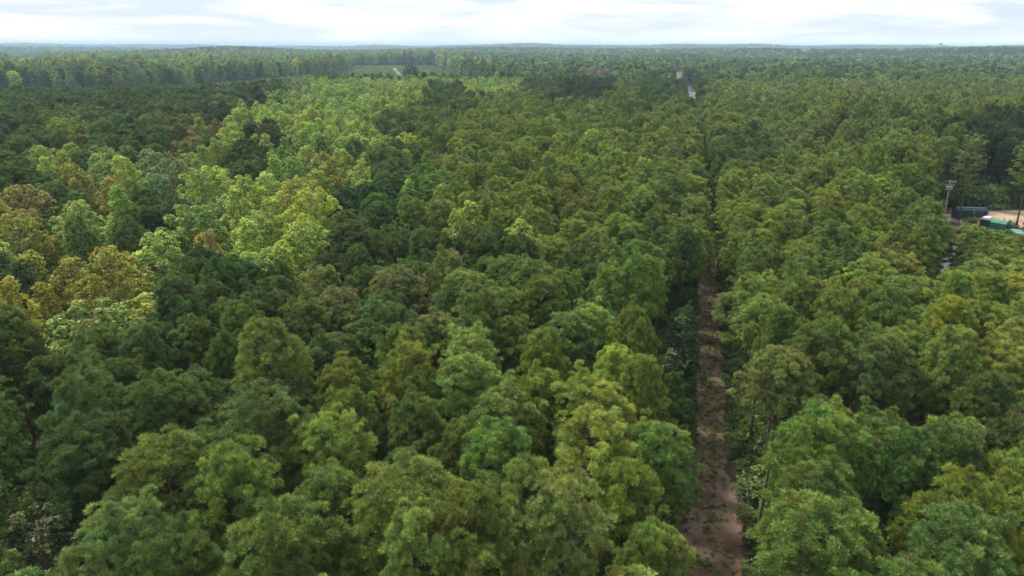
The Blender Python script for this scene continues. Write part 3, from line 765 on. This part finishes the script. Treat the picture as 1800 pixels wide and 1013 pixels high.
# far woods to the horizon, crowns grouped ever more coarsely with distance
def farwoods(r0, r1, s, scale, seed):
    X, Y = belt(r0, r1, s, seed); rr = random.Random(seed); Z = height(X, Y); out = []
    PX, PY, _ = proj(np.stack([X, Y, Z], 1)); TX, TY, DP = proj(np.stack([X, Y, Z + 20], 1))
    pt = 0.5 + 0.5 * np.sin(X / 170 + 1.7 * np.sin(Y / 260)) * np.cos(Y / 330 + X / 900)
    big = np.sin(X / 620 + 1.1 * np.sin(Y / 480)) + np.sin(Y / 390 + X / 1400 + 2)
    for i in range(len(X)):
        if abs(math.degrees(math.atan2(X[i], Y[i]))) > 40: continue
        d = math.hypot(X[i], Y[i]); w = FPX / DP[i] * 4 * scale
        if PX[i] < 740 and 618 < PX[i] and Y[i] < 1520: continue
        if blocked(TX[i] - w, TX[i] + w, TY[i], PY[i], d): continue
        tn = rr.choice(['dk', 'dk', 'bl', 'dg', 'dk'] if rr.random() < .1 + .55 * pt[i] + .25 * big[i] else ['gg', 'mb', 'ol', 'mb', 'mg', 'yg'])
        q = scale * rr.uniform(.7, 1.35); h = rr.uniform(.65, 1.4) * (1 + .07 * scale)
        out.append((X[i], Y[i], Z[i] - .3, jit(TINT[tn], rr), (q, q, h), rr.uniform(0, 6.28), rr.randrange(len(BROADS_FAR))))
    return out
B3 += farwoods(1600, 2200, 8.2, 1.15, 21)
B3 += farwoods(2200, 4200, 15, 2.0, 22)
B3 += farwoods(4200, 8000, 36, 4.2, 23)
B3 += farwoods(8000, 12800, 80, 9.0, 24)
print('far', len(B3))
stand('distant_woods', 'far wooded country reaching the hazy horizon', 'forest', BROADS_FAR, B3)

# young plantation: low bushy pines
YP = []
variant(make_pine, dict(seed=200, H=4.5, Rr=1.5, cb=.05, nb=22, lump=7, nn=7, ln=.45, wd=.16), YP, 1)
variant(make_pine, dict(seed=201, H=4.0, Rr=1.7, cb=.05, nb=22, lump=7, nn=7, ln=.45, wd=.16), YP, 1)
variant(make_broad, dict(seed=202, H=3.0, Rr=1.8, cb=.05, shape='round', nb=16, nleaf=20, ls=.4, lump_r=.7), YP, 1)
yr = []
for (x, y, z, d) in young:
    s = rnd.uniform(.5, 1.0) * (1.0 if d < 600 else 1.6) * (1.0 if d < 900 else .8)
    yr.append((x, y, z, jit(TINT[rnd.choice(['mg', 'dg', 'mg', 'dg', 'mb', 'ol'])], rnd), (s * 1.25, s * 1.25, s * (1 if d < 900 else .7)), rnd.uniform(0, 6), rnd.choice([0, 1, 1, 2])))
stand('young_plantation', 'low young pines and scrub filling the open cutover ground at left and centre', 'young pines', YP, yr)

# undergrowth along the lane and in the gaps
ug = []
for i in range(2600):
    y = rnd.uniform(30, 260); side = rnd.choice([-1, 1]); off = side * (1.85 + abs(rnd.gauss(0, 2.0))) * (1.7 if y < 62 else 1)
    x = float(lane_x(y)) + off
    s = rnd.uniform(.12, .38) * (1 if abs(off) > 3 else .6)
    ug.append((x, y, 0, jit(TINT[rnd.choice(['mg', 'ol', 'yo', 'mb', 'dg'])], rnd), (s * 1.5, s * 1.5, s), rnd.uniform(0, 6), rnd.choice([0, 1, 2, 2])))
for i in range(3200):
    y = rnd.uniform(28, 190)
    if rnd.random() < (.4 if y < 62 or math.sin(y * .21) + math.sin(y * .09 + 1) < 0 else .2): continue
    s = rnd.uniform(.015, .065); ug.append((float(lane_x(y)) + rnd.gauss(0, 1.0), y, 0.02, jit(TINT[rnd.choice(['ol', 'bp', 'go', 'or', 'or'])], rnd), (s * 2.5, s * 2.5, s), rnd.uniform(0, 6), rnd.choice([0, 2])))
for i in range(3400):
    a = R(rnd.uniform(-44, 44)); d = rnd.uniform(25, 170) if i % 2 else rnd.uniform(25, 80); x, y = d * math.sin(a), d * math.cos(a)
    if abs(x - float(lane_x(y))) < 3: continue
    s = rnd.uniform(.3, .9); ug.append((x, y, 0, jit(TINT[rnd.choice(['mg', 'dg', 'mb'])], rnd), (s, s, s), rnd.uniform(0, 6), rnd.choice([0, 2, 2])))
for i in range(420):       # thicket along the edge of the wood behind the yard
    q = at(rnd.uniform(1560, 1900), rnd.uniform(338, 366), 0); s = rnd.uniform(.7, 1.7)
    ug.append((q.x, q.y, 0, jit(TINT[rnd.choice(['mg', 'dg', 'mb', 'ol'])], rnd), (s, s, s), rnd.uniform(0, 6), rnd.choice([0, 1, 2])))
stand('undergrowth', 'low seedlings, weeds and brush on the lane verges and forest floor', 'undergrowth', YP, ug)


# ------------------------------------------------------------------ places seen through gaps
def on_ground(px, py, r0=60):
    d = CR @ np.array([px - 900.0, 506.5 - py, -FPX]); hz_ = math.hypot(d[0], d[1])
    r = np.geomspace(r0, 14000, 6000); t = r / hz_; x = d[0] * t; y = d[1] * t; z = CAM_H + d[2] * t
    k = np.nonzero(z < height(x, y))[0]; i = k[0] if len(k) else -1
    return Vector((x[i], y[i], float(height(x[i], y[i]))))
patch('sandy_yard', [at(1735, 371), at(1850, 367), at(1870, 402), at(1790, 402), at(1700, 396), at(1662, 388), at(1655, 378), at(1700, 374)], M_SAND, 0.03)
patch('gravel_lot', [at(1640, 428), at(1700, 418), at(1800, 430), at(1830, 452), at(1790, 462), at(1730, 478), at(1660, 486), at(1648, 460)], M_GRAVEL, 0.034, seed=4)
patch('cutover_ground', [on_ground(-100, 200, 300), on_ground(-100, 168, 300), on_ground(250, 163, 300), on_ground(400, 150, 300), on_ground(560, 133, 300), on_ground(600, 118, 600), on_ground(770, 116, 600), on_ground(790, 138, 400), on_ground(560, 150, 300), on_ground(430, 185, 300), on_ground(200, 200, 200)], litter_mat('cutover', (.10, .12, .04), (.14, .15, .06), (.20, .16, .09), .02, .4), 0.25, ragged=0)
strip('near_road', [on_ground(1216, 176, 400), on_ground(1214, 170, 400), on_ground(1213, 164, 400), on_ground(1210, 150, 400), on_ground(1204, 141, 400), on_ground(1197, 133, 400), on_ground(1193, 126, 400), on_ground(1187, 119, 400)], 6.5, M_ROAD, 0.35)
patch('roadside_grass', [on_ground(1201, 176, 400), on_ground(1226, 176, 400), on_ground(1226, 158, 400), on_ground(1203, 158, 400)], M_GRASS, 0.3)
patch('far_grass', [on_ground(1180, 139, 400), on_ground(1208, 139, 400), on_ground(1208, 116, 400), on_ground(1180, 116, 400)], M_GRASS, 0.3, seed=6)
patch('left_road', [on_ground(*q, 400) for q in ((687, 122), (697, 121.6), (705, 126), (709, 134), (702, 134.5), (698, 129), (692, 124.5))], M_ROAD, 0.45)
fa, fb, fc, fd = on_ground(14, 103.5, 900), on_ground(52, 103.5, 900), on_ground(54, 97, 900), on_ground(16, 97, 900)
patch('dry_field', [fa, fb, fc, fd], M_FIELD, 0.5, ragged=3)

M_TEAL = plain('dark_teal_paint', (0.012, 0.042, 0.058), 0.42, 0.25, 0.8)
M_TEAL2 = plain('sheen_teal_top', (0.05, 0.095, 0.125), 0.45, 0.25, 0.8)  # sheen of the lit container top, put into a lighter teal
M_GREEN = plain('green_paint', (0.035, 0.20, 0.13), 0.45, 0.25, 0.8)
M_GREEN2 = plain('lighter_green_top', (0.13, 0.33, 0.25), 0.5, 0.25, 0.8)  # roof panels, a lighter green than the body
M_DARK = plain('dark_steel', (0.03, 0.04, 0.045), 0.5, 0.3, 1.0)
M_WHITE = plain('white_metal', (0.78, 0.79, 0.80), 0.5, 0.08, 1.0)
M_GREY = plain('galvanised', (0.62, 0.63, 0.65), 0.45, 0.15, 2.0, 0.3)
M_POLE = plain('weathered_pole', (0.42, 0.40, 0.38), 0.9, 0.2, 2.0)
M_WOODP = plain('pale_dead_wood', (0.52, 0.46, 0.40), 0.95, 0.3, 3.0)
M_WOODD = plain('dark_dead_wood', (0.14, 0.085, 0.065), 0.95, 0.4, 3.0)

def along(a, b): d = b - a; return math.atan2(d.y, d.x), d.length
def hexprof(L, W, H, ch, z0):
    """container body along x with chamfered long top edges: returns MB"""
    mb = MB(); v = []
    prof = [(-W / 2, z0), (W / 2, z0), (W / 2, z0 + H - ch), (W / 2 - ch * .9, z0 + H), (-W / 2 + ch * .9, z0 + H), (-W / 2, z0 + H - ch)]
    for x, k in ((-L / 2, 1), (L / 2, 1)):
        for y, z in prof: mb.v.append((x, y, z))
    n = 6; mb.f.append(tuple(reversed(range(n)))); mb.f.append(tuple(range(n, 2 * n)))
    for i in range(n): mb.f.append((i, (i + 1) % n, n + (i + 1) % n, n + i))
    return mb

# dark teal container
a, b = at(1680, 386), at(1735, 387.5); ang, L = along(a, b); L = min(L, 7.4); mid_ = (a + b) / 2
back = Vector((-math.sin(ang), math.cos(ang), 0))
t = thing('waste_container', 'long dark teal closed container on the sandy yard behind a bare pine trunk', 'container', mid_ + back * 1.3, ang)
hexprof(L, 2.5, 2.45, .55, .30).build('body', M_TEAL, t, bevel=.04)
tp = MB(); tp.box((0, 0, 2.79), (L - .3, 1.48, .06)); tp.build('roof', M_TEAL2, t)
ribs = MB()
for k in range(9):
    x = -L / 2 + .45 + k * (L - .9) / 8
    ribs.box((x, -1.29, 1.22), (.12, .08, 1.75)); ribs.box((x, 1.29, 1.22), (.12, .08, 1.75))
ribs.build('side_ribs', M_TEAL, t)
dr = MB(); dr.box((-L / 2 - .05, 0, 1.4), (.08, 2.3, 2.0)); dr.box((-L / 2 - .12, .9, 1.4), (.08, .1, 1.9)); dr.box((-L / 2 - .12, -.9, 1.4), (.08, .1, 1.9)); dr.build('end_door', M_DARK, t)
for k in (-1, 1):
    r_ = MB(); r_.box((0, k * .8, .18), (L, .16, .2)); r_.build('skid_rail', M_DARK, t)
    for q in (-1, 1): w_ = MB(); w_.tube([(q * (L / 2 - .6), k * .8 - .14, .14), (q * (L / 2 - .6), k * .8 + .14, .14)], .14, 10); w_.build('roller', M_DARK, t)
for (x, z) in ((.3, 2.35), (.3, 1.75), (L / 2 - .35, 1.85)):
    st = MB(); st.box((x, -1.29 + (.18 if z > 2.2 else 0), z), (.24, .06, .2)); st.build('sticker', M_WHITE, t)

# green compactor with white hood
a, b = at(1720, 403), at(1766, 411); ang, L = along(a, b); mid_ = (a + b) / 2; back = Vector((-math.sin(ang), math.cos(ang), 0))
t = thing('waste_compactor', 'green waste compactor with a white hopper hood at its left end', 'compactor', mid_ + back * 1.0, ang)
hexprof(L - 2.0, 2.3, 2.3, .45, .3).build('body', M_GREEN, t, (1.0, 0, 0), bevel=.04)
MB().box((1.0, 0, 2.64), (L - 2.4, 1.5, .06)).build('roof', M_GREEN2, t)
h_ = MB(); h_.box((-L / 2 + .9, 0, 1.35), (1.8, 2.2, 2.1)); h_.build('hopper', M_TEAL, t, bevel=.04)
h_ = MB(); h_.prism([(-L / 2 - .1, 2.42), (-L / 2 + 1.95, 2.42), (-L / 2 + 1.6, 2.95), (-L / 2 + .3, 2.95)], -1.2, 1.2); h_.build('hood', M_WHITE, t, bevel=.03)
h_ = MB(); h_.box((L / 2 + .9, 0, 1.1), (1.7, 1.7, 1.5)); h_.box((L / 2 + .9, 0, 1.95), (.9, .9, .2)); h_.build('power_unit', M_DARK, t, bevel=.04)
for k in (-1, 1): r_ = MB(); r_.box((.6, k * .8, .17), (L + 1.5, .16, .24)); r_.build('skid_rail', M_DARK, t)
rb = MB()
for k in range(6): rb.box((-L / 2 + 2.4 + k * (L - 2.9) / 5, -1.19, 1.15), (.11, .08, 1.6))
rb.build('side_ribs', M_GREEN, t)
# second green container
a, b = at(1776, 424), at(1798, 428.5); ang2, L2 = along(a, b); mid_ = (a + b) / 2; back = Vector((-math.sin(ang2), math.cos(ang2), 0))
t = thing('waste_container', 'second green container at the right edge, lower than the hooded compactor', 'container', mid_ + back * .9, ang2)
hexprof(max(L2, 4.2), 2.2, 2.1, .4, .3).build('body', M_GREEN, t, bevel=.04)
MB().box((0, 0, 2.43), (max(L2, 4.2) - .4, 1.4, .06)).build('roof', M_GREEN2, t)
MB().box((max(L2, 4.2) / 2 + .35, 0, 1.5), (.5, 1.8, 1.5)).build('end_hatch', M_WHITE, t, bevel=.03)
for k in (-1, 1): MB().box((0, k * .8, .17), (max(L2, 4.2) + .6, .16, .24)).build('skid_rail', M_DARK, t)

# utility pole
pb = at(1658, 383)
t = thing('utility_pole', 'weathered utility pole with crossarms and grey transformers beside the dark teal container', 'utility pole', pb, R(-14))
MB().tube([(0, 0, -.3), (0, 0, 4.5), (0, 0, 9.4)], [.17, .15, .12], 10).build('pole', M_POLE, t, smooth=True)
for z in (9.0, 8.35):
    MB().box((.0, -.14, z), (2.5 if z > 8.5 else 1.9, .12, .14)).build('crossarm', M_POLE, t)
for x in (-1.1, -.55, .55, 1.1): MB().tube([(x, -.14, 9.07), (x, -.14, 9.18), (x, -.14, 9.3)], [.05, .085, .04], 8).build('insulator', M_WHITE, t)
for (x, y) in ((-.48, -.1), (.46, .1)):
    c = MB(); c.tube([(x, y, 7.05), (x, y, 7.12), (x, y, 7.85), (x, y, 7.95)], [.2, .27, .27, .18], 12); tr_ = c.build('transformer', M_GREY, t, smooth=False)
    MB().tube([(x, y, 7.95), (x, y, 8.18)], [.06, .04], 6).build('bushing', M_DARK, tr_)
    MB().box((x * .5, y * .5, 7.5), (.3, .08, .3)).build('bracket', M_DARK, t)
MB().tube([(.14, -.14, .2), (.14, -.14, 4.6)], .05, 6).build('riser_pipe', M_WHITE, t)
wrng = random.Random(3); we = at(1540, 352, 8.0)
for k, x in enumerate((-1.1, -.55, 1.1)):
    p0 = Matrix.Rotation(R(-14), 3, 'Z') @ Vector((x, -.14, 9.3)) + pb; p1 = we + Vector((0, x * 1.3, .8))
    pts = []
    for i in range(15):
        u = i / 14; q = p0.lerp(p1, u); q.z -= 1.3 * 4 * u * (1 - u) * .5; pts.append(q)
    o = MB().tube(pts, .022, 5).build('power_line', M_DARK)
    tag(o, ['left of the three dark wires running left from the utility pole', 'middle wire running left from the utility pole', 'right of the three dark wires running left from the utility pole'][k], 'power line', 'wires strung from the utility pole')

# guard rail and mesh fence
a, b = at(1667, 386.5), at(1692, 399); ang, L = along(a, b)
t = thing('guard_rail', 'pale low guard rail curving down from the utility pole to the pines', 'guard rail', a, ang)
MB().box((L / 2, 0, .62), (L, .07, .3)).build('rail', M_GREY, t)
for k in range(int(L / 1.9) + 1): MB().box((k * 1.9, .09, .35), (.13, .1, .8)).build('post', M_GREY, t)
a, b = at(1776, 404), at(1830, 404); ang, L = along(a, b)
t = thing('steel_railing', 'thin grey steel railing at the right edge behind the green containers', 'railing', a, ang)
f_ = MB(); f_.tube([(0, 0, 1.05), (L, 0, 1.05)], .035, 6); f_.tube([(0, 0, .55), (L, 0, .55)], .03, 6); f_.build('rails', M_GREY, t)
for k in range(int(L / 1.8) + 1): MB().tube([(k * 1.8, 0, 0), (k * 1.8, 0, 1.08)], .035, 6).build('post', M_GREY, t)

# shrubs on the yard
sb, _p = make_broad(300, H=1.8, Rr=1.3, cb=.05, shape='round', nb=26, nleaf=60, ls=.16, lump_r=.55)
sme = mesh_np('foliage', sb[0], sb[1], [M_LEAF], sb[2]); stm, _ = limb_mesh('stem', _p, M_GBARK)
for (px, py, s, lb) in ((1703, 391, 1.1, 'low green shrub just below the dark teal container, left of its twin'), (1713, 391.5, 1.2, 'low green shrub just below the dark teal container, right of its twin'), (1724, 386, .9, 'small shrub at the right end of the dark teal container'),
                    (1756, 396, 1.2, 'shrub behind the hooded green compactor, leftmost of three'), (1765, 397, 1.3, 'shrub behind the hooded green compactor, middle one of three'), (1775, 398, 1.2, 'shrub behind the hooded green compactor, nearest the pine trunk'),
                    (1748, 368, 1.6, 'round shrub at the back edge of the sandy yard, left one'), (1765, 367, 1.5, 'round shrub at the back edge of the sandy yard, right one')):
    p = at(px, py); t = thing('shrub', lb, 'shrub', (p.x, p.y, -.05), px * .7, 'shrubs around the sandy yard'); t.scale = (s, s, s * .85)
    c = link('foliage', sme, t); c['tint'] = list(jit(TINT['mb'], rnd)); link('stem', stm, t)

# fallen wood on the track
def log(p0, p1, r, mat, name, lb, twigs=0, seed=1, grp=None):
    rr = random.Random(seed); a, b = at(*p0), at(*p1); d = b - a; pts = []
    for i in range(9):
        u = i / 8; q = a + d * u; q.z = .05 + r + .05 * math.sin(u * 5 + seed); q.x += .06 * math.sin(u * 7 + seed); q.y += .10 * math.sin(u * 4 + seed); pts.append(q)
    mb = MB(); mb.tube(pts, [r * (1 - .55 * i / 8) for i in range(9)], 8)
    for k in range(twigs):
        u = rr.uniform(.3, 1); q = a + d * u; q.z = .1 + r; e_ = q + Vector((rr.uniform(-.9, .9), rr.uniform(-1.0, 1.0), rr.uniform(0, .5)))
        mb.tube([q, (q + e_) / 2 + Vector((0, 0, .12)), e_], [r * .3, r * .2, r * .08], 5)
    o = mb.build(name, mat); tag(o, lb, 'log' if 'log' in name else 'branch', grp)
log((1264, 551), (1222, 546), .17, M_WOODP, 'fallen_log', 'pale fallen log lying across the dirt track, farther one', 3, 2)
log((1226, 607.5), (1258, 604.5), .18, M_WOODD, 'fallen_log', 'dark brown fallen log with twigs across the dirt track, nearer one', 9, 5)
log((1244, 523), (1266, 530), .08, M_WOODP, 'dead_branch', 'thin pale branch on the track just beyond the pale fallen log', 6, 7)
log((1219, 872), (1240, 889), .07, M_WOODP, 'dead_branch', 'pale bent stick lying on the bare soil of the track near the bottom', 3, 8)
log((1206, 930), (1222, 942), .05, M_WOODP, 'dead_branch', 'thin grey stick at the left side of the track near the bottom edge', 7, 9)
log((1238, 890), (1252, 888), .05, M_WOODP, 'dead_branch', 'short pale stick on the middle of the track near the bottom', 2, 10)
log((1290, 905), (1296, 918), .05, M_WOODP, 'dead_branch', 'short pale stick on the right side of the track near the bottom', 2, 11)
rk = bmesh_rock = bpy.data.meshes.new('rock')
import bmesh
bm = bmesh.new(); bmesh.ops.create_icosphere(bm, subdivisions=2, radius=.22)
for v in bm.verts: v.co *= 1 + .25 * math.sin(v.co.x * 19 + v.co.y * 13) ; v.co.z *= .6
bm.to_mesh(rk); bm.free(); rk.materials.append(M_WHITE)
p = at(1245, 571); tag(link('rock', rk, None, (p.x, p.y, .12)), 'small white stone on the track between the two fallen logs', 'stone')

# far buildings
M_BW = plain('pale_cladding', (0.75, 0.76, 0.78), 0.7, 0.05, .1); M_ROOF = plain('pale_roof', (0.55, 0.57, 0.6), 0.6, 0.08, .1)
def shed(px, py, W, D, H, lb, name, r0):
    p = on_ground(px, py, r0); az = math.atan2(p.x, p.y)
    t = thing(name, lb, 'building', p, -az)
    MB().box((0, 0, H / 2), (W, D, H)).build('wall', M_BW, t)
    r_ = MB(); r_.v = [(-W / 2 - .6, -D / 2 - .6, H), (W / 2 + .6, -D / 2 - .6, H), (W / 2 + .6, D / 2 + .6, H), (-W / 2 - .6, D / 2 + .6, H), (-W / 2 - .6, 0, H + D * .18), (W / 2 + .6, 0, H + D * .18)]
    r_.f = [(0, 1, 5, 4), (2, 3, 4, 5), (0, 4, 3), (1, 2, 5), (0, 3, 2, 1)]; r_.build('roof', M_ROOF, t)
    for k in range(3): MB().box((-W / 3 + k * W / 3, -D / 2 - .05, H * .35), (W * .14, .2, H * .6)).build('door', M_DARK, t)
shed(1416, 93.2, 46, 20, 9, 'long pale building among the far trees right of centre near the horizon', 'warehouse', 2500)
shed(62, 98.5, 26, 14, 7, 'white farm shed beside the dry field on the left horizon', 'farm_shed', 1800)
shed(70, 98.2, 16, 12, 6, 'smaller white shed right of the farm shed on the left horizon', 'farm_shed', 1800)

# water tower and mast on the skyline
p = at_dist(1653, 82, 4300); gz = float(height(p.x, p.y))
t = thing('water_tower', 'tiny pale water tower standing above the treeline at right', 'water tower', (p.x, p.y, gz))
tz = 58 - gz
MB().tube([(0, 0, 0), (0, 0, 4), (0, 0, tz - 2)], [4, 1.8, 1.8], 16).build('column', M_BW, t, smooth=True)
prof = [(tz - 4, 2), (tz - 1, 7), (tz + 2, 10.5), (tz + 4.5, 10.8), (tz + 7, 8.5), (tz + 8.6, 4), (tz + 9, .3)]
MB().tube([(0, 0, z) for z, r in prof], [r for z, r in prof], 24).build('tank', M_BW, t, smooth=True)
p = at_dist(1582, 82, 4300); gz = float(height(p.x, p.y))
t = thing('radio_mast', 'hair-thin radio mast left of the water tower on the skyline', 'mast', (p.x, p.y, gz)); hh = 66 - gz
for k in range(3):
    a_ = k * 2 * PI / 3; MB().tube([(1.0 * math.cos(a_), 1.0 * math.sin(a_), 0), (.5 * math.cos(a_), .5 * math.sin(a_), hh)], .14, 5).build('leg', M_GREY, t)
br = MB()
for k in range(int(hh / 3)):
    z = k * 3; rr_ = 1 - .5 * z / hh
    for q in range(3):
        a1, a2 = q * 2 * PI / 3, (q + 1) * 2 * PI / 3; br.tube([(rr_ * math.cos(a1), rr_ * math.sin(a1), z), (rr_ * math.cos(a2), rr_ * math.sin(a2), z + 3)], .07, 4)
br.build('bracing', M_GREY, t)


# ------------------------------------------------------------------ haze
mh = bpy.data.materials.new('haze_air'); mh.use_nodes = True; tn_ = mh.node_tree
for x in list(tn_.nodes):
    if x.type != 'OUTPUT_MATERIAL': tn_.nodes.remove(x)
pv = tn_.nodes.new('ShaderNodeVolumePrincipled'); pv.inputs['Density'].default_value = 0.00013
pv.inputs['Color'].default_value = (0.57, 0.78, 1.0, 1)
tn_.links.new(pv.outputs[0], [x for x in tn_.nodes if x.type == 'OUTPUT_MATERIAL'][0].inputs['Volume'])
hb = MB().box((0, 0, 22.5), (28000, 28000, 115)); tag(hb.build('haze', mh), 'thin bluish air haze over the far woods', 'haze', kind='stuff')
